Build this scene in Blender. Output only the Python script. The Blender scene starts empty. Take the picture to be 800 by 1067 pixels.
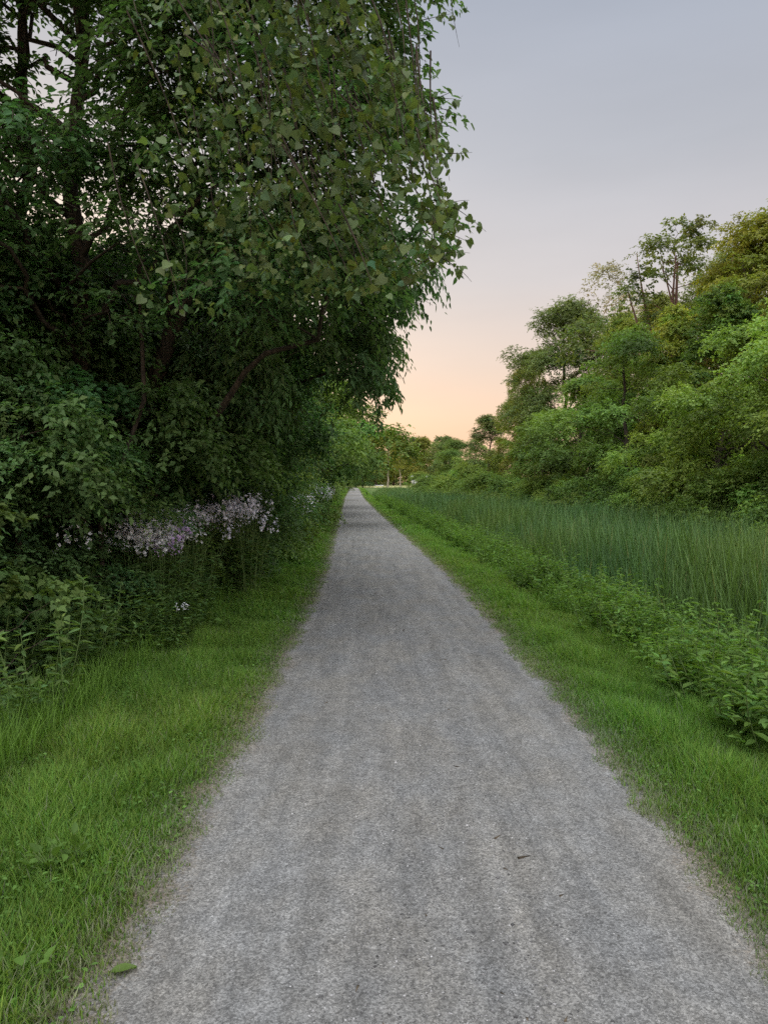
import bpy, math, random
import numpy as np
from math import radians as R, pi

sc = bpy.context.scene
COL = sc.collection
# ------------------------------------------------------------------ camera
CAM_H = 1.65
HOR = 504.5          # horizon row in the 800x1067 photograph, focal length 800 px
cam_d = bpy.data.cameras.new("camera")
cam = bpy.data.objects.new("camera", cam_d)
COL.objects.link(cam)
cam_d.sensor_fit = 'VERTICAL'
cam_d.sensor_height = 24.0
cam_d.lens = 24.0 * 800 / 1067
cam_d.clip_start = 0.05
cam_d.clip_end = 9000
cam.location = (0, 0, CAM_H)
cam.rotation_euler = (R(90) - math.atan(29 / 800), 0, 0)
sc.camera = cam
# ------------------------------------------------------------------ exposure
sc.view_settings.view_transform = 'Standard'
sc.view_settings.look = 'None'
sc.view_settings.exposure = 0.0
sc.view_settings.gamma = 1.0
sc.view_settings.use_curve_mapping = False
sc.render.engine = 'CYCLES'
sc.cycles.use_denoising = False
try:
    sc.cycles.denoiser = 'OPENIMAGEDENOISE'
    sc.cycles.denoising_input_passes = 'RGB_ALBEDO_NORMAL'
except Exception:
    pass
sc.cycles.max_bounces = 10
sc.cycles.diffuse_bounces = 6
sc.cycles.glossy_bounces = 2
sc.cycles.transmission_bounces = 7
sc.cycles.sample_clamp_indirect = 6
sc.cycles.use_adaptive_sampling = True
sc.cycles.adaptive_threshold = 0.02
sc.render.film_transparent = False
# ------------------------------------------------------------------ world: dusk sky
SUN_AZ = R(-27)      # measured from straight ahead (+Y), negative = towards the woods
SUN_EL = R(6)
w = bpy.data.worlds.new("World")
sc.world = w
w.use_nodes = True
nt = w.node_tree
nt.nodes.clear()
out = nt.nodes.new("ShaderNodeOutputWorld")
bg = nt.nodes.new("ShaderNodeBackground")
sky = nt.nodes.new("ShaderNodeTexSky")
sky.sky_type = 'NISHITA'
sky.sun_disc = False
sky.sun_elevation = SUN_EL
sky.sun_rotation = SUN_AZ
sky.air_density = 1.2
sky.dust_density = 3.0
sky.ozone_density = 1.5
tc = nt.nodes.new("ShaderNodeTexCoord")
sep = nt.nodes.new("ShaderNodeSeparateXYZ")
ramp = nt.nodes.new("ShaderNodeValToRGB")
nt.links.new(tc.outputs['Generated'], sep.inputs[0])
nt.links.new(sep.outputs['Z'], ramp.inputs[0])
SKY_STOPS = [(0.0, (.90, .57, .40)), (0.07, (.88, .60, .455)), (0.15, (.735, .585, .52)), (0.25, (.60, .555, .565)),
             (0.38, (.465, .47, .515)), (0.54, (.355, .385, .46)), (0.66, (1.15, 1.15, 1.17)), (1.0, (2.45, 2.42, 2.38))]  # top stops raised above the view, as added fill light from overhead
cr = ramp.color_ramp
while len(cr.elements) < len(SKY_STOPS):
    cr.elements.new(0.5)
for e, (p, c) in zip(cr.elements, SKY_STOPS):
    e.position = p
    e.color = (*c, 1)
mul = nt.nodes.new("ShaderNodeVectorMath"); mul.operation = 'SCALE'
mul.inputs['Scale'].default_value = 0.035
nt.links.new(sky.outputs[0], mul.inputs[0])
add = nt.nodes.new("ShaderNodeVectorMath"); add.operation = 'ADD'
nt.links.new(mul.outputs[0], add.inputs[0])
nt.links.new(ramp.outputs[0], add.inputs[1])
back = nt.nodes.new("ShaderNodeMapRange")         # added fill: unseen sky behind the camera boosted to light the foliage
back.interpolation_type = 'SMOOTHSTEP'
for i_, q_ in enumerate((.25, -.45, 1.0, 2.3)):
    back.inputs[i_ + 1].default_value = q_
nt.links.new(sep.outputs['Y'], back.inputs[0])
cm = nt.nodes.new("ShaderNodeMapping"); cm.inputs['Scale'].default_value = (1.2, 1.2, 5)
cn = nt.nodes.new("ShaderNodeTexNoise"); cn.inputs['Scale'].default_value = 1.6; cn.inputs['Detail'].default_value = 5
cv = nt.nodes.new("ShaderNodeMapRange")            # thin, barely visible veils of high cloud
for i_, q_ in enumerate((.35, .65, .965, 1.045)):
    cv.inputs[i_ + 1].default_value = q_
nt.links.new(tc.outputs['Generated'], cm.inputs[0]); nt.links.new(cm.outputs[0], cn.inputs[0]); nt.links.new(cn.outputs[0], cv.inputs[0])
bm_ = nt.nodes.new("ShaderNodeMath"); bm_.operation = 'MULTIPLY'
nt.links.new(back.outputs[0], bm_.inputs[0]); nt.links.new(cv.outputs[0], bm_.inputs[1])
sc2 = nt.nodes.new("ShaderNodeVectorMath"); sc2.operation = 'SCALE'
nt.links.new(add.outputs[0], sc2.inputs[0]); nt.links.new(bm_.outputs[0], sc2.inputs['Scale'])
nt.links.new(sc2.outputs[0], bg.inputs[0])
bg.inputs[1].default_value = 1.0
nt.links.new(bg.outputs[0], out.inputs[0])
# ------------------------------------------------------------------ sun (low, hazy, beyond the woods)
sl = bpy.data.lights.new("sun", 'SUN')
sl.energy = 3.5
sl.angle = R(9)
sl.color = (1.0, .80, .54)
sun = bpy.data.objects.new("sun", sl)
COL.objects.link(sun)
sun.rotation_euler = (R(90) - SUN_EL, 0, pi - SUN_AZ)
sun.location = (-20, 40, 30)

# ================================================================== helpers
def rgen(seed):
    return np.random.default_rng(seed)

def unit(v):
    return v / np.maximum(np.linalg.norm(v, axis=-1, keepdims=True), 1e-9)

def raw_mesh(name, V, F, mat, tint=None, smooth=False, uv=None):
    """V (n,3); F (m,k) with k = 3 or 4, or a list of such arrays"""
    Fs = F if isinstance(F, list) else [F]
    Fs = [f for f in Fs if len(f)]
    me = bpy.data.meshes.new(name)
    V = np.ascontiguousarray(V, dtype=np.float32)
    me.vertices.add(len(V))
    me.vertices.foreach_set("co", V.ravel())
    idx = np.concatenate([f.ravel() for f in Fs]).astype(np.int32)
    tot = np.concatenate([np.full(len(f), f.shape[1]) for f in Fs]).astype(np.int32)
    start = np.concatenate([[0], np.cumsum(tot)[:-1]]).astype(np.int32)
    me.loops.add(len(idx))
    me.loops.foreach_set("vertex_index", idx)
    me.polygons.add(len(tot))
    me.polygons.foreach_set("loop_start", start)
    if smooth:
        me.polygons.foreach_set("use_smooth", np.ones(len(tot), dtype=bool))
    if tint is not None:
        a = me.attributes.new("tint", 'FLOAT_COLOR', 'POINT')
        t = np.ones((len(V), 4), dtype=np.float32)
        t[:, :3] = tint
        a.data.foreach_set("color", t.ravel())
    if uv is not None:
        u = me.uv_layers.new(name="uv")
        u.data.foreach_set("uv", np.ascontiguousarray(uv[idx], dtype=np.float32).ravel())
    me.update(calc_edges=True)
    if mat is not None:
        me.materials.append(mat)
    return me

def obj(name, me, parent=None, loc=(0, 0, 0)):
    o = bpy.data.objects.new(name, me)
    COL.objects.link(o)
    o.location = loc
    if parent is not None:
        o.parent = parent
    return o

def tag(o, label=None, cat=None, group=None, kind=None):
    if label: o["label"] = label
    if cat: o["category"] = cat
    if group: o["group"] = group
    if kind: o["kind"] = kind
    return o

def thing(name, label, cat, loc=(0, 0, 0), rz=0.0, scale=1.0, group=None):
    o = bpy.data.objects.new(name, None)
    COL.objects.link(o)
    o.empty_display_size = 0.2
    o.location = loc
    o.rotation_euler = (0, 0, rz)
    o.scale = (scale,) * 3 if np.isscalar(scale) else scale
    return tag(o, label, cat, group)

def dup(root, label, loc, rz=0.0, scale=1.0, group=None, tilt=(0, 0)):
    r = root.copy()
    COL.objects.link(r)
    r.location = loc
    r.rotation_euler = (tilt[0], tilt[1], rz)
    r.scale = (scale,) * 3 if np.isscalar(scale) else scale
    r["label"] = label
    if group: r["group"] = group
    for ch in list(root.children):
        c = ch.copy()
        COL.objects.link(c)
        c.parent = r
        for g in list(ch.children):
            d = g.copy()
            COL.objects.link(d)
            d.parent = c
    return r

class MB:
    """gathers vertices, quads and tints"""
    def __init__(s):
        s.V, s.F, s.T, s.n = [], [], [], 0
    def add(s, V, F, T=None):
        s.V.append(V); s.F.append(F + s.n); s.n += len(V)
        s.T.append(np.ones((len(V), 3)) if T is None else (np.tile(T, (len(V), 1)) if np.ndim(T) == 1 else T))
    def mesh(s, name, mat, smooth=False):
        k3 = [f for f in s.F if f.shape[1] == 3]
        k4 = [f for f in s.F if f.shape[1] == 4]
        Fs = ([np.concatenate(k3)] if k3 else []) + ([np.concatenate(k4)] if k4 else [])
        return raw_mesh(name, np.concatenate(s.V), Fs, mat, np.concatenate(s.T), smooth)
    def tube(s, P, rad, sides=6, T=None, cap=False):
        P = np.asarray(P, float); n = len(P)
        rad = np.broadcast_to(np.asarray(rad, float), (n,))
        d = unit(np.gradient(P, axis=0))
        ref = np.array([0.31, 0.17, 0.93]) if abs(d[0] @ np.array([0.31, 0.17, 0.93])) < .9 else np.array([1., 0, 0])
        a = unit(np.cross(d, ref)); b = np.cross(d, a)
        th = np.linspace(0, 2 * pi, sides, endpoint=False)
        ring = P[:, None] + rad[:, None, None] * (np.cos(th)[None, :, None] * a[:, None] + np.sin(th)[None, :, None] * b[:, None])
        V = ring.reshape(-1, 3)
        i = np.arange(n - 1)[:, None] * sides
        j = np.arange(sides)[None, :]; k = (j + 1) % sides
        F = np.stack([i + j, i + k, i + sides + k, i + sides + j], -1).reshape(-1, 4)
        s.add(V, F, T)
    def box(s, x0, x1, y0, y1, z0, z1, T=None):
        V = np.array([[x, y, z] for z in (z0, z1) for y in (y0, y1) for x in (x0, x1)], float)
        F = np.array([[0, 2, 3, 1], [4, 5, 7, 6], [0, 1, 5, 4], [2, 6, 7, 3], [0, 4, 6, 2], [1, 3, 7, 5]])
        s.add(V, F, T)

# ---- leaf templates: x across, y along, z up
def _t(v, f):
    return np.array(v, float), np.array(f, int)
LEAF = {
    'rhomb': _t([(0, 0, 0), (.5, .45, .10), (0, 1, -.08), (-.5, .45, .10)], [(0, 1, 2, 3)]),
    'oval': _t([(0, 0, 0), (.42, .28, .09), (.40, .62, .05), (0, 1, -.12), (-.40, .62, .05), (-.42, .28, .09)],
               [(0, 1, 2, 3), (3, 4, 5, 0)]),
    'lance': _t([(0, 0, 0), (.5, .25, .06), (.42, .6, .0), (0, 1, -.16), (-.42, .6, .0), (-.5, .25, .06)],
                [(0, 1, 2, 3), (3, 4, 5, 0)]),
    'heart': _t([(0, 0, 0), (0, .38, -.02), (0, 1, -.14), (.30, -.14, .04), (.56, .14, .10), (.44, .52, .05),
                 (-.30, -.14, .04), (-.56, .14, .10), (-.44, .52, .05)],
                [(0, 3, 4, 1), (1, 4, 5, 2), (1, 7, 6, 0), (2, 8, 7, 1)]),
    'maple': _t([(0, 0, 0), (0, .45, -.03), (0, 1, -.12), (.34, .02, .03), (.60, .34, .06), (.30, .50, .03),
                 (-.34, .02, .03), (-.60, .34, .06), (-.30, .50, .03)],
                [(0, 3, 4, 1), (1, 4, 5, 2), (1, 7, 6, 0), (2, 8, 7, 1)]),
    'blade': _t([(-.5, 0, 0), (.5, 0, 0), (.42, .55, .05), (-.42, .55, .05), (.06, 1, -.10), (-.06, 1, -.10)],
                [(0, 1, 2, 3), (3, 2, 4, 5)]),
    'petal': _t([(0, 0, 0), (.5, .5, .05), (0, 1, .1), (-.5, .5, .05)], [(0, 1, 2, 3)]),
}

def leaves(tmpl, P, T, N, L, W, tint):
    tv, tf = LEAF[tmpl]
    n = len(P); k = len(tv)
    T = unit(T)
    B = unit(np.cross(T, N)); N = np.cross(B, T)
    L = np.broadcast_to(np.asarray(L, float), (n,)); W = np.broadcast_to(np.asarray(W, float), (n,))
    V = (P[:, None] + tv[None, :, 0, None] * (W[:, None] * B)[:, None] + tv[None, :, 1, None] * (L[:, None] * T)[:, None]
         + tv[None, :, 2, None] * (L[:, None] * N)[:, None])
    F = tf[None] + (np.arange(n) * k)[:, None, None]
    return V.reshape(-1, 3), F.reshape(-1, tf.shape[1]), np.repeat(tint, k, axis=0)

# ---- materials
def nodes(name):
    m = bpy.data.materials.new(name)
    m.use_nodes = True
    t = m.node_tree
    t.nodes.clear()
    o = t.nodes.new("ShaderNodeOutputMaterial")
    return m, t, o

def foliage_mat(name, col, trans=0.35, rough=0.6, spec=0.18, tcol=None):
    m, t, o = nodes(name)
    at = t.nodes.new("ShaderNodeAttribute"); at.attribute_name = "tint"
    mx = t.nodes.new("ShaderNodeVectorMath"); mx.operation = 'MULTIPLY'
    mx.inputs[1].default_value = col
    t.links.new(at.outputs['Color'], mx.inputs[0])
    p = t.nodes.new("ShaderNodeBsdfPrincipled")
    p.inputs['Roughness'].default_value = rough
    p.inputs['Specular IOR Level'].default_value = spec
    t.links.new(mx.outputs[0], p.inputs['Base Color'])
    tr = t.nodes.new("ShaderNodeBsdfTranslucent")
    m2 = t.nodes.new("ShaderNodeVectorMath"); m2.operation = 'MULTIPLY'
    m2.inputs[1].default_value = tcol or (1.45, 1.5, .7)
    t.links.new(mx.outputs[0], m2.inputs[0])
    t.links.new(m2.outputs[0], tr.inputs['Color'])
    ms = t.nodes.new("ShaderNodeMixShader"); ms.inputs[0].default_value = trans
    t.links.new(p.outputs[0], ms.inputs[1]); t.links.new(tr.outputs[0], ms.inputs[2])
    t.links.new(ms.outputs[0], o.inputs[0])
    return m

def solid_mat(name, col, rough=.8, noise=None, scale=20, stretch=(1, 1, 1), bump=0.0, spec=.3):
    m, t, o = nodes(name)
    p = t.nodes.new("ShaderNodeBsdfPrincipled")
    p.inputs['Roughness'].default_value = rough
    p.inputs['Specular IOR Level'].default_value = spec
    tcn = t.nodes.new("ShaderNodeTexCoord")
    mp = t.nodes.new("ShaderNodeMapping"); mp.inputs['Scale'].default_value = stretch
    nz = t.nodes.new("ShaderNodeTexNoise"); nz.inputs['Scale'].default_value = scale; nz.inputs['Detail'].default_value = 6
    t.links.new(tcn.outputs['Object'], mp.inputs[0]); t.links.new(mp.outputs[0], nz.inputs[0])
    r = t.nodes.new("ShaderNodeValToRGB")
    c2 = noise or tuple(c * .55 for c in col)
    r.color_ramp.elements[0].position = .35; r.color_ramp.elements[0].color = (*c2, 1)
    r.color_ramp.elements[1].position = .65; r.color_ramp.elements[1].color = (*col, 1)
    t.links.new(nz.outputs[0], r.inputs[0]); t.links.new(r.outputs[0], p.inputs['Base Color'])
    if bump:
        b = t.nodes.new("ShaderNodeBump"); b.inputs['Strength'].default_value = bump; b.inputs['Distance'].default_value = .02
        t.links.new(nz.outputs[0], b.inputs['Height']); t.links.new(b.outputs[0], p.inputs['Normal'])
    t.links.new(p.outputs[0], o.inputs[0])
    return m

def tint_mat(name, col, rough=.8, spec=.3):
    m, t, o = nodes(name)
    at = t.nodes.new("ShaderNodeAttribute"); at.attribute_name = "tint"
    mx = t.nodes.new("ShaderNodeVectorMath"); mx.operation = 'MULTIPLY'; mx.inputs[1].default_value = col
    p = t.nodes.new("ShaderNodeBsdfPrincipled"); p.inputs['Roughness'].default_value = rough
    p.inputs['Specular IOR Level'].default_value = spec
    t.links.new(at.outputs['Color'], mx.inputs[0]); t.links.new(mx.outputs[0], p.inputs['Base Color'])
    t.links.new(p.outputs[0], o.inputs[0])
    return m

M = dict(
    leaf_deep=foliage_mat("leaf_deep_green", (.085, .150, .037)),
    leaf_lime=foliage_mat("leaf_lime_green", (.175, .225, .044)),
    bark=solid_mat("bark", (.075, .06, .045), .95, (.03, .025, .02), 9, (3, 3, .5), .8, .1),
    bark_red=solid_mat("bark_reddish", (.17, .10, .075), .95, (.08, .05, .04), 9, (3, 3, .5), .8, .1),
    bark_pale=solid_mat("bark_pale", (.42, .37, .30), .9, (.22, .19, .15), 6, (2, 2, .6), .6, .1),
    leaf_wood=foliage_mat("leaf_woodland", (.080, .145, .050), .42, tcol=(1.2, 1.45, .75)),
    leaf_vine=foliage_mat("leaf_vine", (.092, .140, .046), .40, .5, .3),
    leaf_mid=foliage_mat("leaf_mid_green", (.112, .182, .042)),
    leaf_bright=foliage_mat("leaf_fresh_green", (.158, .236, .050)),
    leaf_gold=foliage_mat("leaf_yellow_green", (.160, .180, .036)),
    leaf_olive=foliage_mat("leaf_olive", (.110, .150, .050)),
    leaf_pale=foliage_mat("leaf_pale", (.190, .180, .105)),
    weed=foliage_mat("weed_leaf", (.095, .178, .036), .35),
    weed_dark=foliage_mat("weed_leaf_dark", (.092, .158, .048), .4),
    grass=foliage_mat("grass_blade", (.108, .196, .035), .38, .65, .12, (1.3, 1.5, .6)),
    reed=foliage_mat("cattail_blade", (.074, .150, .050), .3, .55, .2),
    stem=tint_mat("green_stem", (.09, .14, .04)),
    petal=foliage_mat("petal", (.84, .85, .90), .25, .7, .1, (1, 1, 1)),
    litter=tint_mat("dry_litter", (.19, .150, .105), .9, .1),
    pebble=tint_mat("limestone_chip", (.36, .36, .365), .9, .15),
)

# ================================================================== ground shape
_cy = np.array([-60, -5, 2.3, 4.5, 6.75, 13.8, 37, 85, 190, 215, 240, 270, 320, 420, 3000])
_cx = np.array([.5, .22, .21, .245, .21, .07, -1.05, -3.25, -7.4, -9.2, -13, -21, -40, -80, -80])
_gy = np.arange(-60, 700, .5)
_g = np.interp(_gy, _cy, _cx)
_k = np.hanning(15); _k /= _k.sum()
_gs = np.convolve(np.pad(_g, 7, mode='edge'), _k, mode='valid')
def cx(y):
    return np.interp(y, _gy, _gs)
def smooth(a, b, x):
    t = np.clip((x - a) / (b - a), 0, 1)
    return t * t * (3 - 2 * t)
HALF = 1.14
def gz(x, y):
    x = np.asarray(x, float); y = np.asarray(y, float)
    s = x - cx(y)
    base = .65 * smooth(70, 200, y) + .6 * smooth(200, 300, y)
    fade = 1 - smooth(170, 215, y)
    right = (-.05 * smooth(1.2, 2.1, s) - .5 * smooth(2.0, 3.6, s) + .75 * smooth(8.8, 12, s) + 2.6 * smooth(14, 45, s)) * fade
    left = (-.03 * smooth(1.2, 2.2, -s) - .22 * smooth(2.3, 4.2, -s)) * fade
    lump = .012 * np.sin(x * 3.1 + y * 1.7) * np.sin(y * 2.3 - x) * smooth(1.25, 1.7, np.abs(s))
    return base + right + left + lump
def W(px, d):                      # lateral position of an image column at a distance
    return (px - 400) * d / 800
def Z(py, d):                      # height of an image row at a distance
    return CAM_H + (HOR - py) * d / 800
def on_ground(x, y, dz=0.0):
    return (float(x), float(y), float(gz(x, y)) + dz)

# ground sheet
ys = np.concatenate([np.arange(-60, 0, 2), np.arange(0, 14, .12), np.arange(14, 60, .5), np.arange(60, 330, 3), np.geomspace(330, 4000, 26)])
sr = np.concatenate([np.arange(0, 4.5, .09), np.arange(4.5, 14, .4), np.arange(14, 60, 3), np.geomspace(60, 3500, 18)])
ss = np.concatenate([-sr[::-1], sr[1:]])
YY, SS = np.meshgrid(ys, ss, indexing='ij')
XX = SS + cx(YY)
rg = rgen(3)
ZZ = gz(XX, YY) - .012
# drop the bed under the path
ZZ -= .03 * (1 - smooth(HALF + .06, HALF + .14, np.abs(SS))) * (YY < 330)
V = np.stack([XX, YY, ZZ], -1).reshape(-1, 3)
ny, nx = YY.shape
ii = (np.arange(ny - 1)[:, None] * nx + np.arange(nx - 1)[None, :])
F = np.stack([ii, ii + 1, ii + nx + 1, ii + nx], -1).reshape(-1, 4)
S, Yv = SS.ravel(), YY.ravel()
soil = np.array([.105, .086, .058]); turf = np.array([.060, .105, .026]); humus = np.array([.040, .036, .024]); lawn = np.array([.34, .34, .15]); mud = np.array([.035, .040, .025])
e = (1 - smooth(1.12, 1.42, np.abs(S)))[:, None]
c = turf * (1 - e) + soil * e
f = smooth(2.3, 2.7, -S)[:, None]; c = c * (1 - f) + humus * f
f = (smooth(2.4, 3.2, S) * (1 - smooth(110, 150, Yv)))[:, None]; c = c * (1 - f) + mud * f
f = (smooth(205, 225, Yv) * smooth(-3, 2, S))[:, None]; c = c * (1 - f) + lawn * f
def ground_material():
    m, t, o = nodes("ground")
    at = t.nodes.new("ShaderNodeAttribute"); at.attribute_name = "tint"
    tcn = t.nodes.new("ShaderNodeTexCoord")
    n1 = t.nodes.new("ShaderNodeTexNoise"); n1.inputs['Scale'].default_value = 2.2; n1.inputs['Detail'].default_value = 8
    n2 = t.nodes.new("ShaderNodeTexNoise"); n2.inputs['Scale'].default_value = 60; n2.inputs['Detail'].default_value = 5
    for n in (n1, n2): t.links.new(tcn.outputs['Object'], n.inputs[0])
    a = t.nodes.new("ShaderNodeMath"); a.operation = 'ADD'
    t.links.new(n1.outputs[0], a.inputs[0]); t.links.new(n2.outputs[0], a.inputs[1])
    b = t.nodes.new("ShaderNodeMapRange"); b.inputs[1].default_value = .6; b.inputs[2].default_value = 1.4
    b.inputs[3].default_value = .55; b.inputs[4].default_value = 1.45
    t.links.new(a.outputs[0], b.inputs[0])
    mx = t.nodes.new("ShaderNodeVectorMath"); mx.operation = 'SCALE'
    t.links.new(at.outputs['Color'], mx.inputs[0]); t.links.new(b.outputs[0], mx.inputs['Scale'])
    p = t.nodes.new("ShaderNodeBsdfPrincipled"); p.inputs['Roughness'].default_value = .95
    p.inputs['Specular IOR Level'].default_value = .1
    bp = t.nodes.new("ShaderNodeBump"); bp.inputs['Strength'].default_value = .8; bp.inputs['Distance'].default_value = .02
    t.links.new(n2.outputs[0], bp.inputs['Height']); t.links.new(bp.outputs[0], p.inputs['Normal'])
    t.links.new(mx.outputs[0], p.inputs['Base Color']); t.links.new(p.outputs[0], o.inputs[0])
    return m
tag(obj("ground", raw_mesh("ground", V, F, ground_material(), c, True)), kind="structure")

# ---- gravel path: a gently crowned strip with ragged edges
ys = np.concatenate([np.arange(-8, 1.5, .25), np.arange(1.5, 12, .045), np.arange(12, 40, .25), np.arange(40, 330, 2)])
fr = np.linspace(-1, 1, 41)
def wob(y, seed):
    r = rgen(seed); q = 0
    for fq, am in ((.5, .02), (1.3, .015), (3.1, .012), (7.7, .010), (17, .008)):
        q = q + am * np.sin(y * fq * (1 + .1 * r.random()) + r.random() * 6.28)
    return q + np.convolve(r.normal(0, .018, len(y)), [.3, .4, .3], mode='same')
wl = HALF + .17 + wob(ys, 5); wr = HALF + .15 + wob(ys, 9)
Sx = np.where(fr[None] < 0, fr[None] * wl[:, None], fr[None] * wr[:, None])
Yp = np.repeat(ys[:, None], len(fr), 1)
Xp = Sx + cx(Yp)
base = gz(cx(Yp), Yp)
Zp = base + .016 - .026 * np.abs(fr[None]) ** 3
Zp[:, 0] -= .03; Zp[:, -1] -= .03
V = np.stack([Xp, Yp, Zp], -1).reshape(-1, 3)
ny, nx = Yp.shape
ii = (np.arange(ny - 1)[:, None] * nx + np.arange(nx - 1)[None, :])
F = np.stack([ii, ii + 1, ii + nx + 1, ii + nx], -1).reshape(-1, 4)
uv = np.stack([Sx, Yp], -1).reshape(-1, 2)
def gravel_material():
    m, t, o = nodes("crushed_limestone")
    L = t.links.new
    u = t.nodes.new("ShaderNodeUVMap"); u.uv_map = "uv"
    def noise(scale, stretch, detail=4, rough=.6):
        mp = t.nodes.new("ShaderNodeMapping"); mp.inputs['Scale'].default_value = stretch
        n = t.nodes.new("ShaderNodeTexNoise"); n.inputs['Scale'].default_value = scale
        n.inputs['Detail'].default_value = detail; n.inputs['Roughness'].default_value = rough
        L(u.outputs[0], mp.inputs[0]); L(mp.outputs[0], n.inputs[0])
        return n.outputs[0]
    def rng_(v, a, b, c_, d):
        r = t.nodes.new("ShaderNodeMapRange")
        for i, q in enumerate((a, b, c_, d)): r.inputs[i + 1].default_value = q
        L(v, r.inputs[0]); return r.outputs[0]
    def mulv(a, b):
        q = t.nodes.new("ShaderNodeMath"); q.operation = 'MULTIPLY'
        L(a, q.inputs[0]); L(b, q.inputs[1]); return q.outputs[0]
    patch = rng_(noise(1.6, (1, .55, 1), 6), .35, .65, .93, 1.07)
    patch2 = rng_(noise(9, (1, .6, 1), 5, .75), .36, .72, .86, 1.24)
    mottle = rng_(noise(26, (1, .7, 1), 4, .7), .34, .66, .84, 1.16)
    streak = rng_(noise(8, (1, .06, 1), 4), .34, .66, .85, 1.15)
    grain = rng_(noise(75, (1, .8, 1), 4, .8), .32, .68, .70, 1.30)
    vo = t.nodes.new("ShaderNodeTexVoronoi"); vo.inputs['Scale'].default_value = 145
    L(u.outputs[0], vo.inputs['Vector'])
    sepc = t.nodes.new("ShaderNodeSeparateColor"); L(vo.outputs['Color'], sepc.inputs[0])
    chip = rng_(sepc.outputs[0], 0, 1, .60, 1.40)
    k = mulv(mulv(mulv(mulv(patch, patch2), mottle), mulv(streak, grain)), chip)
    # worn paler wheel lines
    mixc = t.nodes.new("ShaderNodeMix"); mixc.data_type = 'RGBA'
    mixc.inputs[6].default_value = (.158, .154, .145, 1); mixc.inputs[7].default_value = (.150, .153, .155, 1)
    L(rng_(noise(2.3, (1, .5, 1), 5), .38, .62, 0, 1), mixc.inputs[0])
    sc_ = t.nodes.new("ShaderNodeVectorMath"); sc_.operation = 'SCALE'
    L(mixc.outputs[2], sc_.inputs[0]); L(k, sc_.inputs['Scale'])
    p = t.nodes.new("ShaderNodeBsdfPrincipled"); p.inputs['Roughness'].default_value = .92
    p.inputs['Specular IOR Level'].default_value = .2
    # earthy margin, ragged and speckled
    sx_ = t.nodes.new("ShaderNodeSeparateXYZ"); L(u.outputs[0], sx_.inputs[0])
    ab = t.nodes.new("ShaderNodeMath"); ab.operation = 'ABSOLUTE'; L(sx_.outputs[0], ab.inputs[0])
    def addv(a, b):
        q = t.nodes.new("ShaderNodeMath"); q.operation = 'ADD'
        L(a, q.inputs[0]); L(b, q.inputs[1]); return q.outputs[0]
    ed_ = addv(addv(ab.outputs[0], rng_(noise(3.0, (1, .8, 1), 6, .65), .3, .7, -.11, .11)), rng_(noise(45, (1, 1, 1), 4, .7), .3, .7, -.10, .10))
    mg = t.nodes.new("ShaderNodeMix"); mg.data_type = 'RGBA'
    L(rng_(ed_, HALF - .10, HALF + .14, 0, .85), mg.inputs[0])
    L(sc_.outputs[0], mg.inputs[6])
    so = t.nodes.new("ShaderNodeVectorMath"); so.operation = 'SCALE'; so.inputs[0].default_value = (.150, .118, .080)
    L(mulv(grain, chip), so.inputs['Scale']); L(so.outputs[0], mg.inputs[7])
    L(mg.outputs[2], p.inputs['Base Color'])
    h = t.nodes.new("ShaderNodeMath"); h.operation = 'ADD'; L(grain, h.inputs[0]); L(chip, h.inputs[1])
    bp = t.nodes.new("ShaderNodeBump"); bp.inputs['Strength'].default_value = .9; bp.inputs['Distance'].default_value = .004
    L(h.outputs[0], bp.inputs['Height']); L(bp.outputs[0], p.inputs['Normal'])
    L(p.outputs[0], o.inputs[0])
    return m
tag(obj("path", raw_mesh("path", V, F, gravel_material(), None, True, uv)), kind="structure")

# ================================================================== tree builder
def bez(a, b, rng, n=5, sag=.12):
    a = np.asarray(a, float); b = np.asarray(b, float)
    t = np.linspace(0, 1, n)[:, None]
    L = np.linalg.norm(b - a)
    mid = (a + b) / 2 + np.array([0, 0, sag * L]) + rng.normal(0, .07 * L, 3)
    return (1 - t) ** 2 * a + 2 * t * (1 - t) * mid + t * t * b

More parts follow.
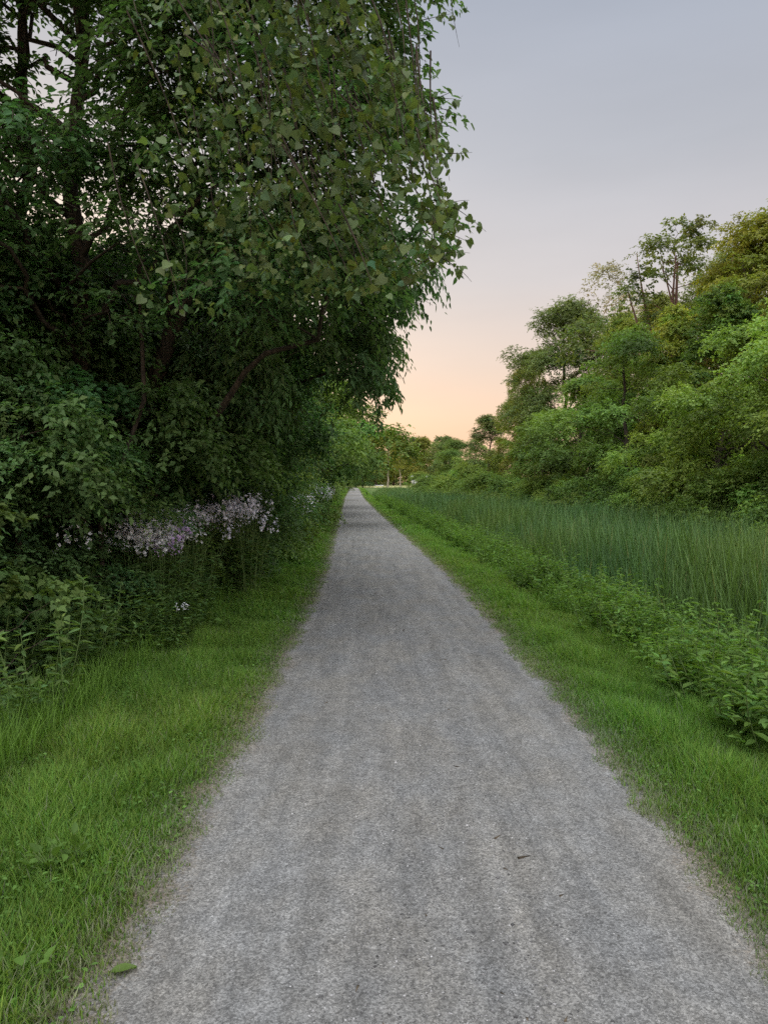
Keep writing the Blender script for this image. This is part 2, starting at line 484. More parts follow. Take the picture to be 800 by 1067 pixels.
def sprays(rng, C, rad, per, m, leaf, tmpl, axis, flat=.55, droop=.35, ratio=.6, tvar=.16, up=.75, tb=None, hang=0.0):
    """leafy twigs spread through clumps. C (k,3) centres, rad (k,), per = twigs per clump, m = leaves per twig"""
    k = len(C)
    w = (rad / rad.mean()) ** 2
    cnt = np.maximum(2, (per * w).astype(int))
    ci = np.repeat(np.arange(k), cnt)
    n = len(ci)
    d = rng.normal(0, 1, (n, 3))
    out_ = unit(C - axis(C))                      # away from the trunk
    d = unit(unit(d) + .55 * out_[ci] + np.array([0, 0, .28]))
    rr = rng.random(n) ** .45
    O = C[ci] + d * (rad[ci] * rr)[:, None] * np.array([1, 1, flat])
    sd = unit(d * np.array([1, 1, .55]) + rng.normal(0, .35, (n, 3)) + np.array([0, 0, -hang]))
    ln = rad[ci] * rng.uniform(.35, .75, n)
    ct = rng.normal(1, tvar, k)[ci] * rng.normal(1, .10, n)
    hue = rng.normal(0, .065, k)[ci]
    t = (np.arange(m) + .5) / m
    tt = np.tile(t, n); si = np.repeat(np.arange(n), m)
    side = unit(np.cross(sd, np.array([0, 0, 1.])) + 1e-6)
    sg = np.tile(np.where(np.arange(m) % 2, 1., -1.), n)[:, None]
    P = O[si] + sd[si] * (tt * ln[si])[:, None] + np.array([0, 0, -1]) * (droop * tt ** 2 * ln[si])[:, None]
    P += rng.normal(0, .25 * leaf, P.shape)
    T = sd[si] * .6 + side[si] * sg * .8 + np.array([0, 0, -droop - hang]) + rng.normal(0, .30, P.shape)
    N = np.array([0, 0, up]) + .45 * d[si] + rng.normal(0, .38, P.shape)
    L = leaf * rng.uniform(.65, 1.3, len(P))
    b = np.clip(ct[si] * rng.normal(1, .12, len(P)), .45, 1.75)
    h = hue[si] + rng.normal(0, .035, len(P))
    tint = np.stack([b * (1 + 1.3 * h), b, b * (1 - .8 * h)], -1)
    if tb is not None:
        tint = tint * tb
    return leaves(tmpl, P, T, N, L, L * ratio, np.clip(tint, .05, 3)), (O, sd, ln)

def build_tree(seed, trunk_pts, trunk_r, C, rad, per, m, leaf, tmpl='rhomb', twigs=False, limbs=True, **kw):
    """returns (trunk MB, crown arrays); coordinates local to the tree base"""
    rng = rgen(seed)
    tp = np.asarray(trunk_pts, float)
    # densify the trunk with a little wander
    seg = np.concatenate([[0], np.cumsum(np.linalg.norm(np.diff(tp, axis=0), axis=1))])
    q = np.linspace(0, seg[-1], 12)
    tr = np.stack([np.interp(q, seg, tp[:, i]) for i in range(3)], -1)
    tr[1:-1, :2] += rng.normal(0, trunk_r * .35, (10, 2))
    rr = trunk_r * (1 - .82 * (q / q[-1]) ** .9)
    rr[0] *= 1.45
    mb = MB()
    mb.tube(tr, rr, 9)
    def axis(p):
        z = np.clip(p[:, 2] * .75, tr[0, 2], tr[-1, 2])
        return np.stack([np.interp(z, tr[:, 2], tr[:, 0]), np.interp(z, tr[:, 2], tr[:, 1]), z], -1)
    A = axis(C)
    if limbs:
        nm = max(5, len(C) // 7)
        dA = np.linalg.norm(C - A, axis=1)
        main = rng.choice(len(C), nm, replace=False)
        LP, LR = [], []
        for i in main:
            dd = dA[i]
            z0 = np.clip(C[i, 2] - rng.uniform(.35, .7) * dd, tr[1, 2], tr[-2, 2])
            a = np.array([np.interp(z0, tr[:, 2], tr[:, 0]), np.interp(z0, tr[:, 2], tr[:, 1]), z0])
            r0 = min(np.interp(z0, tr[:, 2], rr) * .55, .012 + .014 * dd)
            pts = bez(a, C[i], rng, 9, rng.uniform(.0, .15))
            pts[1:-1] += rng.normal(0, .025 * dd, (7, 3))
            r_ = np.linspace(r0, r0 * .22, 9)
            mb.tube(pts, r_, 6)
            LP.append(pts[2:]); LR.append(r_[2:])
        LP = np.concatenate(LP + [tr[4:]]); LR = np.concatenate(LR + [rr[4:]])
        for i in range(len(C)):
            if i in main: continue
            v = C[i] - LP
            q = np.linalg.norm(v, axis=1) + .8 * np.maximum(-v[:, 2], 0)   # branch from something near, preferably below
            j = int(np.argmin(q))
            r0 = min(LR[j] * .6, .006 + .012 * q[j])
            mb.tube(bez(LP[j], C[i], rng, 6, .08), np.linspace(r0, r0 * .3, 6), 5)
    lv, (O, sd, ln) = sprays(rng, C, rad, per, m, leaf, tmpl, axis, **kw)
    if twigs:
        for i in range(0, len(O), 2):
            e_ = O[i] + sd[i] * ln[i]
            e_[2] -= kw.get('droop', .35) * ln[i]
            mb.tube(np.stack([O[i] - sd[i] * ln[i] * .4, O[i], e_]), [.006, .005, .002], 3)
    return mb, lv

def crown_points(rng, H, Rr, base, n, cr_, top=.75, lump=.25, shell=.4, low=.0):
    """clump centres inside an uneven envelope"""
    u = rng.random(n) ** .9
    ang = rng.random(n) * 2 * pi
    prof = np.sin(pi * np.clip(u * (1 - low) + low, 0.03, .97) ** top) ** .7
    ph = rng.random(3) * 6.28
    lob = 1 + lump * (np.sin(2 * ang + ph[0]) * .5 + np.sin(3 * ang + ph[1] + 4 * u) * .5 + .4 * np.sin(5 * ang + ph[2] - 6 * u))
    r = Rr * prof * lob * rng.random(n) ** shell
    C = np.stack([r * np.cos(ang), r * np.sin(ang), base + (H - base) * u - cr_ * .3], -1)
    return C, cr_ * rng.uniform(.65, 1.35, n)

def finish_tree(root, mb, lv, bark, leafm):
    obj("trunk", mb.mesh("trunk", M[bark], True), root)
    obj("crown", raw_mesh("crown", lv[0], lv[1], M[leafm], lv[2]), root)
    return root

def std_tree(seed, H, Rr, base, nclump, cr_, per, m, leaf, bark='bark', leafm='leaf_mid', tr=.16, name="tree", tmpl='rhomb', lump=.25, shell=.4, top=.75, low=0.0, forks=0, **kw):
    rng = rgen(seed)
    C, rad = crown_points(rng, H, Rr, base, nclump, cr_, top, lump, shell, low)
    lean = rng.normal(0, .04 * H, 2)
    mb, lv = build_tree(seed + 1, [(0, 0, -.3), (lean[0] * .3, lean[1] * .3, H * .4), (lean[0], lean[1], H * .86)], tr, C, rad, per, m, leaf, tmpl, **kw)
    for k in range(forks):        # extra bare-looking stems that fan out
        a = k / forks * 6.28 + rng.random()
        e_ = np.array([math.cos(a) * Rr * .7, math.sin(a) * Rr * .7, H * rng.uniform(.72, .95)])
        mb.tube(bez((0, 0, H * .3), e_, rng, 8, .02), np.linspace(tr * .55, tr * .08, 8), 6)
    return (mb, lv, bark, leafm, name)

_proto = {}
def recolour(root, mat):
    for ch in root.children:
        if ch.name.startswith("crown") and ch.material_slots:
            ch.material_slots[0].link = 'OBJECT'
            ch.material_slots[0].material = M[mat]
def plant_tree(key, spec, label, x, y, rz=0.0, scale=1.0, group=None, cat="tree", dz=-.05, leaf=None):
    r = plant_tree_(key, spec, label, x, y, rz, scale, group, cat, dz)
    if leaf: recolour(r, leaf)
    return r
def plant_tree_(key, spec, label, x, y, rz=0.0, scale=1.0, group=None, cat="tree", dz=-.05):
    loc = on_ground(x, y, dz)
    if key not in _proto:
        mb, lv, bark, leafm, name = spec()
        r = thing(name, label, cat, loc, rz, scale, group)
        finish_tree(r, mb, lv, bark, leafm)
        _proto[key] = r
        return r
    return dup(_proto[key], label, loc, rz, scale, group)

# prototypes (unit sizes in metres; copies are scaled)
SPEC = {
    'layered': lambda: std_tree(11, 8, 3.0, .4, 66, .74, 66, 12, .105, leafm='leaf_mid', flat=.55, tvar=.26, lump=.6, shell=.3, droop=.45, low=.06, name="broadleaf_tree"),
    'fresh': lambda: std_tree(21, 6.5, 2.8, .2, 62, .66, 66, 12, .10, leafm='leaf_bright', flat=.5, tvar=.26, lump=.6, shell=.3, droop=.45, low=.1, name="broadleaf_tree"),
    'upright': lambda: std_tree(15, 9, 2.3, .6, 70, .62, 58, 12, .11, leafm='leaf_mid', flat=.6, tvar=.24, lump=.45, shell=.32, low=.08, top=.65, name="broadleaf_tree"),
    'screen': lambda: std_tree(17, 4.5, 1.6, 1.65, 30, .5, 60, 11, .085, leafm='leaf_wood', flat=.5, lump=.4, tr=.06, low=.12, droop=.5, name="woodland_tree"),
    'lobed': lambda: std_tree(19, 2.3, .7, .5, 14, .28, 15, 8, .085, tmpl='maple', ratio=.9, leafm='weed_dark', flat=.6, lump=.4, tr=.022, low=.15, droop=.5, name="sapling"),
    'dome': lambda: std_tree(31, 14, 4.4, 2.5, 120, 1.05, 72, 12, .14, leafm='leaf_olive', flat=.6, lump=.2, top=.9, name="broadleaf_tree", tr=.26),
    'golden': lambda: std_tree(41, 14, 4.4, 2.0, 96, .9, 66, 12, .14, leafm='leaf_gold', flat=.55, lump=.3, name="broadleaf_tree", tr=.26),
    'open': lambda: std_tree(51, 16, 4.2, 7.5, 34, 1.0, 34, 12, .19, leafm='leaf_olive', bark='bark_red', flat=.55, lump=.5, shell=.3, name="open_crowned_tree", tr=.30, forks=7),
    'pale': lambda: std_tree(61, 18, 3.2, 8, 40, .9, 16, 9, .16, leafm='leaf_pale', bark='bark_pale', flat=.7, lump=.4, shell=.3, name="thin_leaved_tree", tr=.22, forks=5),
    'wall': lambda: std_tree(71, 10, 3.6, .8, 70, 1.1, 74, 12, .12, leafm='leaf_wood', flat=.5, lump=.35, droop=.5, low=.08, name="woodland_tree", tr=.18),
    'wall_fresh': lambda: std_tree(81, 8, 3.0, .5, 62, 1.0, 74, 12, .11, leafm='leaf_mid', flat=.45, lump=.35, droop=.5, low=.1, name="woodland_tree", tr=.14),
    'shrub': lambda: std_tree(91, 2.4, 1.5, .05, 34, .52, 56, 10, .075, leafm='leaf_bright', flat=.5, lump=.4, low=.2, tr=.05, name="shrub"),
    'shrub_mid': lambda: std_tree(95, 2.2, 1.4, .05, 34, .50, 56, 10, .072, leafm='leaf_mid', flat=.5, lump=.4, low=.2, tr=.05, name="shrub"),
    'shrub_dark': lambda: std_tree(101, 2.6, 1.5, .05, 36, .52, 56, 11, .075, leafm='leaf_wood', flat=.55, lump=.4, low=.2, tr=.05, name="shrub"),
    'far': lambda: std_tree(111, 15, 5, 1, 44, 1.7, 30, 10, .42, leafm='leaf_gold', flat=.6, lump=.3, tr=.3, name="distant_tree"),
    'far_green': lambda: std_tree(121, 14, 5.5, .2, 52, 1.8, 34, 10, .42, leafm='leaf_olive', flat=.6, lump=.3, tr=.3, name="distant_tree"),
    'slim': lambda: std_tree(131, 15, 3.2, 5.5, 30, 1.1, 24, 10, .34, leafm='leaf_gold', bark='bark_pale', flat=.6, lump=.3, tr=.28, name="pale_trunked_tree"),
}
PROTO_H = dict(upright=9, screen=4.5, lobed=2.3, layered=8, fresh=6.5, dome=14, golden=14, open=16, pale=18, wall=10, wall_fresh=8, shrub=2.4, shrub_mid=2.2, shrub_dark=2.6, far=15, far_green=14, slim=15)
def T(key, px, d, top_y, label, rz, wide=1.0, group=None, cat="tree", x=None, leaf=None):
    """a tree whose foot stands at distance d under image column px and whose top reaches row top_y"""
    xx = W(px, d) if x is None else x
    h = Z(top_y, d) - float(gz(xx, d))
    s = h / PROTO_H[key]
    return plant_tree(key, SPEC[key], label, xx, d, rz, (s * wide, s * wide, s), group, cat, leaf=leaf)

# ------------------------------------------------------------------ the tree bank beyond the cattails
G = "trees on the bank beyond the cattails"
T('open', 704, 41, 232, "tall open-crowned tree with reddish spreading limbs above the green bank", .3, .95, G)
T('golden', 800, 34, 226, "tall yellow-green dense tree, highest at the edge of the photo", 1.2, 1.1, G)
T('dome', 590, 56, 318, "rounded olive-green tree standing clear at the sunset end of the bank", .0, .95, G)
T('pale', 632, 62, 280, "thin pale-leaved tree poking up between the olive dome and open-crowned tree", .8, 1.0, G)
T('golden', 648, 47, 330, "smaller yellow-green tree in front of the thin pale tree", 2.7, .7, G, leaf='leaf_lime')
T('layered', 655, 33, 345, "broad mid-green layered tree filling the middle of the bank", .4, 1.05, G)
T('fresh', 785, 24, 342, "fresh green bushy tree overhanging the cattails nearest the camera", 1.0, 1.05, G)
T('upright', 745, 31, 305, "upright mid-green tree rising behind the fresh green bushy tree", 2.2, .95, G, leaf='leaf_deep')
T('upright', 700, 34, 325, "yellow-tipped upright tree below the open-crowned tree", 1.2, .8, G, leaf='leaf_lime')
T('fresh', 608, 43, 395, "fresh green low tree under the olive dome tree", 2.9, 1.2, G, leaf='leaf_mid')
T('layered', 564, 54, 425, "low mid-green tree at the foot of the olive dome", 4.0, 1.2, G)
T('golden', 552, 64, 372, "yellow-tinged tree stepping down beside the olive dome", 4.4, .6, G)
T('upright', 533, 70, 418, "narrow green tree where the bank starts to drop to the horizon", 1.9, 1.0, G, leaf='leaf_lime')
T('upright', 506, 92, 434, "small feathery-topped tree standing against the peach sky", 2.0, 1.25, G, leaf='leaf_olive')
T('layered', 494, 100, 458, "round green tree low on the far stretch of the bank", 5.0, 1.0, G)
T('wall_fresh', 474, 118, 459, "dark green tree next to the white shed's trees on the far bank", .6, 1.1, G)
T('layered', 466, 138, 455, "green tree directly beside the small white shed", 3.3, 1.0, G, leaf='leaf_olive')
T('fresh', 842, 20, 300, "fresh green tree cut by the photo edge beside the cattails", 4.2, 1.05, G)
T('layered', 706, 27, 405, "low layered tree leaning out between the bushy tree and the middle of the bank", 5.4, 1.1, G, leaf='leaf_bright')
T('upright', 635, 38, 400, "dark green upright tree deep in the middle of the bank", .9, 1.0, G, leaf='leaf_deep')
T('dome', 765, 46, 266, "olive tree half hidden behind the open-crowned tree", 3.9, .85, G)
T('dome', 870, 40, 220, "olive tree behind the tallest yellow-green tree", 1.9, 1.0, G)
T('golden', 685, 58, 312, "yellow-green tree showing between the trunks of the open-crowned tree", 5.6, .8, G)
G2 = "shrubs at the edge of the cattails"
rs = rgen(77)
k = 0
for d in (15.5, 17.5, 20, 22, 25, 28, 31, 35, 39, 44, 49, 55, 62, 70, 80, 92, 105, 122):
    key = ('shrub', 'shrub_mid')[int(rs.random() < .45)]
    hh = rs.uniform(1.7, 2.9) * (1.0 if d < 60 else 1.25)
    xx = cx(d) + rs.uniform(9.7, 10.5)
    s = hh / PROTO_H[key]
    plant_tree(key, SPEC[key], "leafy green shrub growing along the edge of the cattail bed below the trees", xx, d, rs.random() * 6, (s * 1.15, s * 1.15, s), G2, "shrub")

# ------------------------------------------------------------------ woods along the path, farther ones
ORD = ["first", "second", "third", "fourth", "fifth", "sixth", "seventh", "eighth", "ninth", "tenth", "eleventh", "twelfth", "thirteenth", "fourteenth", "fifteenth", "sixteenth"]
rs = rgen(78)
G3 = "row of trees on the wooded side of the path"
row = [(13.5, 300, 1.0, 'wall'), (17.5, 305, 1.0, 'wall_fresh'), (21, 315, 1.0, 'wall'), (25.5, 335, 1.0, 'wall_fresh'), (31, 352, 1.0, 'wall_fresh'), (38, 372, .95, 'wall'), (46, 380, .95, 'wall_fresh'),
       (56, 398, .95, 'wall'), (68, 402, .95, 'wall_fresh'), (83, 418, .95, 'wall'), (102, 425, .95, 'wall_fresh'), (125, 436, .95, 'wall'), (150, 442, 1.0, 'wall_fresh'), (178, 445, 1.0, 'wall'), (212, 459, .9, 'wall'), (222, 452, .75, 'wall_fresh')]
for i, (d, ty, wd, key) in enumerate(row):
    h = Z(ty, d) - float(gz(cx(d) - 5, d))
    rr = {'wall': .36, 'wall_fresh': .375}[key] * h * wd
    xx = cx(d) - np.interp(d, [13, 40, 80, 180], [2.0, 2.2, 2.0, 1.7]) - rr * .86
    if d > 190: xx = W(378, d) if d < 220 else W(371, d)
    T(key, 0, d, ty, ORD[i] + " tree from the near end in the leafy row beside the path", rs.random() * 6, wd, G3, "tree", xx)
G4 = "understory trees inside the dark woods"
i = 0
for (x, d, h, key) in [(-6.2, 10.5, 5.2, 'wall'), (-7.5, 14.5, 6.3, 'wall_fresh'), (-9.5, 12, 5.2, 'wall'), (-8.2, 19, 7.8, 'wall'), (-12, 17, 7, 'wall_fresh'), (-10, 25, 9, 'wall'), (-15, 22, 8.5, 'wall'), (-9, 33, 11, 'wall'), (-14, 31, 11, 'wall_fresh'),
                     (-10.5, 45, 13, 'wall'), (-12, 62, 13, 'wall'), (-19, 29, 10, 'wall'), (-7.3, 6.6, 4.0, 'wall'), (-4.6, 11.5, 4.4, 'wall_fresh'), (-5.0, 15.5, 6, 'wall')]:
    s = h / PROTO_H[key]
    plant_tree(key, SPEC[key], "understory tree merging into the dark green mass of the woods", x, d, rs.random() * 6, (s * 1.25, s * 1.25, s), G4, "tree")
for (x, d, h, wd) in [(-2.75, 12.6, 5.0, .8), (-4.2, 8.6, 4.8, .85), (-3.6, 10.9, 5.3, .75), (-2.9, 14.6, 5.8, .8), (-4.6, 7.4, 4.2, .9), (-4.3, 9.6, 5.0, .95), (-4.9, 8.3, 4.4, 1.0), (-4.0, 11.6, 5.2, .85), (-5.6, 9.2, 5.0, 1.1), (-4.2, 13.6, 5.6, .9), (-5.1, 11.2, 5.2, 1.1), (-4.5, 16.2, 6.2, .9), (-6.0, 7.2, 4.4, 1.0)]:
    s = h / 4.5
    plant_tree('screen', SPEC['screen'], "thin leafy young tree hanging its foliage over the flower bank", x, d, rs.random() * 6, (s * wd, s * wd, s), "young trees over the flower bank", "tree")
for (px, d, ty, wd) in [(324, 30, 384, 1.2), (333, 40, 392, 1.15), (326, 52, 402, 1.1), (342, 76, 438, .95)]:
    s = (Z(ty, d) + .2) / 4.5
    plant_tree('screen', SPEC['screen'], "green young tree reaching a bough towards the far stretch of the path", W(px, d), d, rs.random() * 6, (s * wd, s * wd, s), "young trees along the far stretch", "tree", leaf='leaf_mid')
for (x, d, h, key) in [(-3.7, 7.6, 2.9, 'wall_fresh'), (-4.4, 8.4, 3.6, 'wall'), (-4.4, 9.9, 3.3, 'wall_fresh'), (-4.9, 10.2, 4.2, 'wall_fresh'), (-4.9, 11.9, 3.9, 'wall_fresh'), (-4.6, 14.2, 4.6, 'wall_fresh'),
                     (-5.6, 8.0, 4.2, 'wall_fresh'), (-6.0, 12.8, 5.2, 'wall_fresh'), (-4.3, 16.2, 5.0, 'wall_fresh'), (-4.4, 19.5, 5.5, 'wall_fresh'), (-5.2, 6.2, 3.2, 'wall_fresh')]:
    s = h / PROTO_H[key]
    plant_tree(key, SPEC[key], "low leafy tree screening the trunks at the front of the woods", x, d, rs.random() * 6, (s * 1.15, s * 1.15, s), "low trees at the front of the woods", "tree", leaf='leaf_wood' if d < 12.5 else None)
G5 = "shrubs along the foot of the woods"
for d in (8.8, 10.2, 12, 14, 15.5, 17.5, 20, 23, 26.5, 30, 35, 40, 47, 55, 65, 78, 95, 115, 140, 165):
    key = ('shrub_dark', 'shrub_mid', 'shrub')[rs.choice(3, p=(.5, .35, .15) if d < 14 else (.25, .45, .3))]
    hh = rs.uniform(1.7, 2.6) * (1.0 if d > 12 else .9)
    xx = cx(d) - rs.uniform(3.6, 4.3) - (1.3 if d < 16.5 else 0)
    s = hh / PROTO_H[key]
    plant_tree(key, SPEC[key], "green shrub growing along the foot of the woods behind the verge", xx, d, rs.random() * 6, (s * 1.1, s * 1.1, s), G5, "shrub")

# ------------------------------------------------------------------ near trees of the woods
def near_tree(seed, name, label, base, pts, tr, C, rad, per, m, leaf, tmpl, leafm, bark='bark', **kw):
    b = np.asarray(base, float)
    root = thing(name, label, "tree", tuple(b))
    mb, lv = build_tree(seed, np.asarray(pts, float) - b, tr, np.asarray(C) - b, rad, per, m, leaf, tmpl, **kw)
    finish_tree(root, mb, lv, bark, leafm)
    return root
def cloud(rng, n, pxr, pyr, dr, keep=None):
    out_ = []
    while len(out_) < n:
        px, py, d = rng.uniform(*pxr), rng.uniform(*pyr), rng.uniform(*dr)
        if keep is None or keep(px, py, d, rng):
            out_.append((W(px, d), d, Z(py, d)))
    return np.array(out_)
def gap(px, py, rng):               # where the sky breaks through the canopy
    g = 0
    for (a, b, sa, sb, w_) in ((140, 150, 42, 82, .76), (150, 20, 36, 40, .62), (45, 190, 18, 30, .4), (205, 150, 28, 45, .4)):
        g = max(g, w_ * math.exp(-((px - a) / sa) ** 2 - ((py - b) / sb) ** 2))
    return rng.random() > g
rng = rgen(201)
# tree with the straight dark trunk
C = cloud(rng, 140, (-190, 250), (-330, 330), (7.0, 10.5), lambda px, py, d, r: gap(px, py, r) and not (py > 230 and px > 120))
near_tree(202, "dark_trunked_tree", "dark straight-trunked tree with sky breaking through its crown", on_ground(-3.55, 9.0), [(-3.55, 9.0, -.3), (-3.6, 9.05, 3), (-3.58, 9.1, 6), (-3.4, 9.2, 9.5)], .17, C, rng.uniform(.4, .75, len(C)), 46, 10, .085, 'oval', 'leaf_wood', twigs=True, flat=.6, droop=.5, ratio=.55)
rng = rgen(211)
C = cloud(rng, 125, (-260, 140), (-330, 360), (7.6, 11), lambda px, py, d, r: gap(px, py, r))
near_tree(212, "dark_trunked_tree", "second dark trunk at the photo edge, thickly leaved", on_ground(-4.6, 9.7), [(-4.6, 9.7, -.3), (-4.55, 9.7, 3), (-4.55, 9.8, 6), (-4.6, 9.9, 9)], .15, C, rng.uniform(.45, .8, len(C)), 46, 10, .085, 'oval', 'leaf_wood', twigs=True, flat=.6, droop=.5, ratio=.55)
# tree that carries the vine and leans over the path
rng = rgen(221)
edge_y = [-200, 0, 60, 100, 150, 200, 300, 330, 380, 430]
edge_x = [430, 448, 442, 425, 430, 440, 440, 410, 330, 260]
def inside(px, py, d, r):
    return px < np.interp(py, edge_y, edge_x) - 22 and gap(px, py, r)
C = cloud(rng, 120, (150, 460), (-260, 330), (7.0, 9.6), inside)
near_tree(222, "leaning_tree", "dark leafy tree leaning over the path under the grape vine", on_ground(-3.3, 10.2), [(-3.3, 10.2, -.3), (-3.0, 10.0, 2.5), (-2.3, 9.4, 4.5), (-1.6, 8.6, 7)], .19, C, rng.uniform(.32, .62, len(C)), 40, 10, .088, 'oval', 'leaf_wood', twigs=True, flat=.65, droop=.6, ratio=.5)
# drooping tree behind, its boughs hanging lower over the path
rng = rgen(231)
ey = [200, 300, 330, 355, 380, 400, 420, 440]; ex = [440, 430, 395, 418, 424, 412, 398, 330]
C = cloud(rng, 85, (200, 425), (235, 405), (10.5, 13.5), lambda px, py, d, r: px < np.interp(py, ey, ex) - 20 and not (py > 375 and px < 350))
C = np.concatenate([C, cloud(rng, 26, (180, 285), (335, 430), (9.8, 11.4))])
near_tree(232, "drooping_tree", "tree with long hanging leaves drooping over the path below the vine", on_ground(-3.5, 13.2), [(-3.5, 13.2, -.3), (-3.2, 13, 2.5), (-2.4, 12.4, 4), (-1.3, 11.8, 5.6)], .15, C, rng.uniform(.3, .55, len(C)), 40, 10, .105, 'lance', 'leaf_wood', twigs=True, flat=.7, droop=.7, ratio=.36, hang=.3)

# ------------------------------------------------------------------ grape vine curtain
rng = rgen(241)
vb = on_ground(-3.0, 8.2)
root = thing("grape_vine", "wild grape vine with big pale heart-shaped leaves hanging over the path", "vine", vb)
vy = [-160, 0, 30, 60, 90, 120, 150, 180, 210, 240, 270, 300, 325]
vx = [365, 384, 396, 414, 432, 448, 462, 468, 474, 484, 472, 440, 392]
n = 0; P = []
while len(P) < 6600:
    px, py = rng.uniform(120, 490), rng.uniform(-150, 330)
    lim = np.interp(py, vy, vx)
    if px > lim - 4: continue
    f = (px - 150) / 130
    if rng.random() > np.clip(f, .12, 1): continue
    if py > 240 and rng.random() < (py - 240) / 110: continue
    d = rng.uniform(5.1, 6.9) if px < lim - 70 else rng.uniform(5.0, 5.9)
    P.append((W(px, d), d, Z(py, d)))
P = np.array(P)
# leaves gather along hanging shoots
mb = MB()
nv = 150
ends = P[rng.choice(len(P), nv, replace=False)]
anchor = np.array([-1.9, 8.9, 6.0])
for q in ends:
    a = q + np.array([rng.normal(-.25, .12), rng.normal(.25, .15), rng.uniform(.5, 1.3)])
    mb.tube(bez(a, q, rng, 6, .0), np.linspace(.007, .0025, 6), 4)
for k in range(9):
    q = ends[k] + np.array([-.3, .3, .9])
    mb.tube(bez(anchor + rng.normal(0, .4, 3), q, rng, 8, .1), np.linspace(.022, .007, 8), 5)
mb.tube(np.array([(-3.0, 8.2, -.1), (-3.1, 8.4, 1.2), (-2.7, 8.7, 2.6), (-2.9, 9.2, 4.2), (-1.9, 8.9, 6.0)]), [.03, .028, .026, .024, .02], 6)
near = ends[np.argmin(((P[:, None] - ends[None]) ** 2).sum(-1), axis=1)]
P = P * .68 + near * .32
hd = rng.normal(0, 1, (len(P), 3)); hd[:, 2] = 0
Tn = unit(hd) * .8 + np.array([.1, -.1, -.75]) + rng.normal(0, .25, hd.shape)
Nn = unit(rng.normal(0, .95, (len(P), 3)) + np.array([.10, -.45, .6]))
Ls = .024 + .066 * rng.random(len(P)) ** 2.1
b = np.clip(rng.normal(.95, .22, len(P)), .4, 1.7); h = rng.normal(0, .13, len(P))
vt = np.stack([b * (1 + h), b, b * (1 - h)], -1)
hm = len(P) * 3 // 5
lv = leaves('heart', P[:hm] - vb, Tn[:hm], Nn[:hm], Ls[:hm], (Ls * rng.uniform(.75, 1.1, len(P)))[:hm], vt[:hm])
l3 = leaves('maple', P[hm:] - vb, Tn[hm:], Nn[hm:], Ls[hm:], (Ls * rng.uniform(.7, 1.1, len(P)))[hm:], vt[hm:])
# whiskers with small leaves that stick out into the sky
sm = []
for (x0, y0, x1, y1, d) in [(462, 140, 482, 100, 5.4), (482, 228, 507, 240, 5.3), (474, 165, 492, 158, 5.3), (470, 280, 492, 292, 5.2), (448, 30, 470, 18, 6.4), (452, 275, 490, 262, 5.2), (470, 18, 478, 52, 6.4), (440, 120, 452, 190, 5.2)]:
    a = np.array([W(x0, d), d, Z(y0, d)]); e_ = np.array([W(x1, d), d + .1, Z(y1, d)])
    pts = bez(a - (e_ - a) * .5, e_, rng, 7, .08)
    mb.tube(pts, np.linspace(.004, .0012, 7), 3)
    for t in rng.uniform(.45, 1, 5):
        sm.append(pts[int(t * 6)] + rng.normal(0, .01, 3))
for k in range(16):
    y0 = rng.uniform(20, 300); x0 = np.interp(y0, vy, vx) - 12; d = rng.uniform(5.1, 6.0)
    a = np.array([W(x0, d), d, Z(y0, d)]); e_ = a + np.array([rng.uniform(.04, .17), rng.normal(0, .1), rng.uniform(-.25, .10)])
    pts = bez(a - (e_ - a) * .8, e_, rng, 9, .12)
    mb.tube(pts, np.linspace(.005, .0012, 9), 3)
    for t in rng.uniform(.3, 1, 13):
        sm.append(pts[int(t * 8)] + rng.normal(0, .018, 3))
sm = np.array(sm)
Ls = rng.uniform(.02, .062, len(sm))
l2 = leaves('heart', sm - vb, rng.normal(0, .4, sm.shape) + np.array([.2, 0, -.8]), rng.normal(0, .5, sm.shape) + np.array([0, -.8, .4]), Ls, Ls * .85, np.tile([.9, .9, .8], (len(sm), 1)))
mv = MB(); mv.add(*lv); mv.add(*l2); mv.add(*l3)
mb.V = [v - np.array(vb) for v in mb.V]
obj("stem", mb.mesh("stem", M['bark'], True), root)
obj("foliage", mv.mesh("foliage", M['leaf_vine']), root)
# strand hanging from the drooping bough
rng = rgen(251)
top = np.array([W(395, 11.2), 11.2, Z(425, 11.2)])
root = thing("hanging_vine", "thin vine strand dangling from the drooping bough against the sunset", "vine", tuple(top))
pts = np.array([(0, 0, .5), (.0, 0, .2), (-.01, 0, 0), (-.02, 0, -.2), (-.015, 0, -.42)])
mb = MB(); mb.tube(pts, np.linspace(.008, .003, 5), 4)
obj("stem", mb.mesh("stem", M['bark'], True), root)
P = np.stack([rng.normal(-.01, .045, 70), rng.normal(0, .045, 70), rng.uniform(-.42, .35, 70)], -1)
lv = leaves('oval', P, rng.normal(0, .4, P.shape) + np.array([0, 0, -.8]), rng.normal(0, 1, P.shape), .07, .035, np.tile([.9, .9, .9], (70, 1)))
obj("foliage", raw_mesh("foliage", lv[0], lv[1], M['leaf_wood'], lv[2]), root)

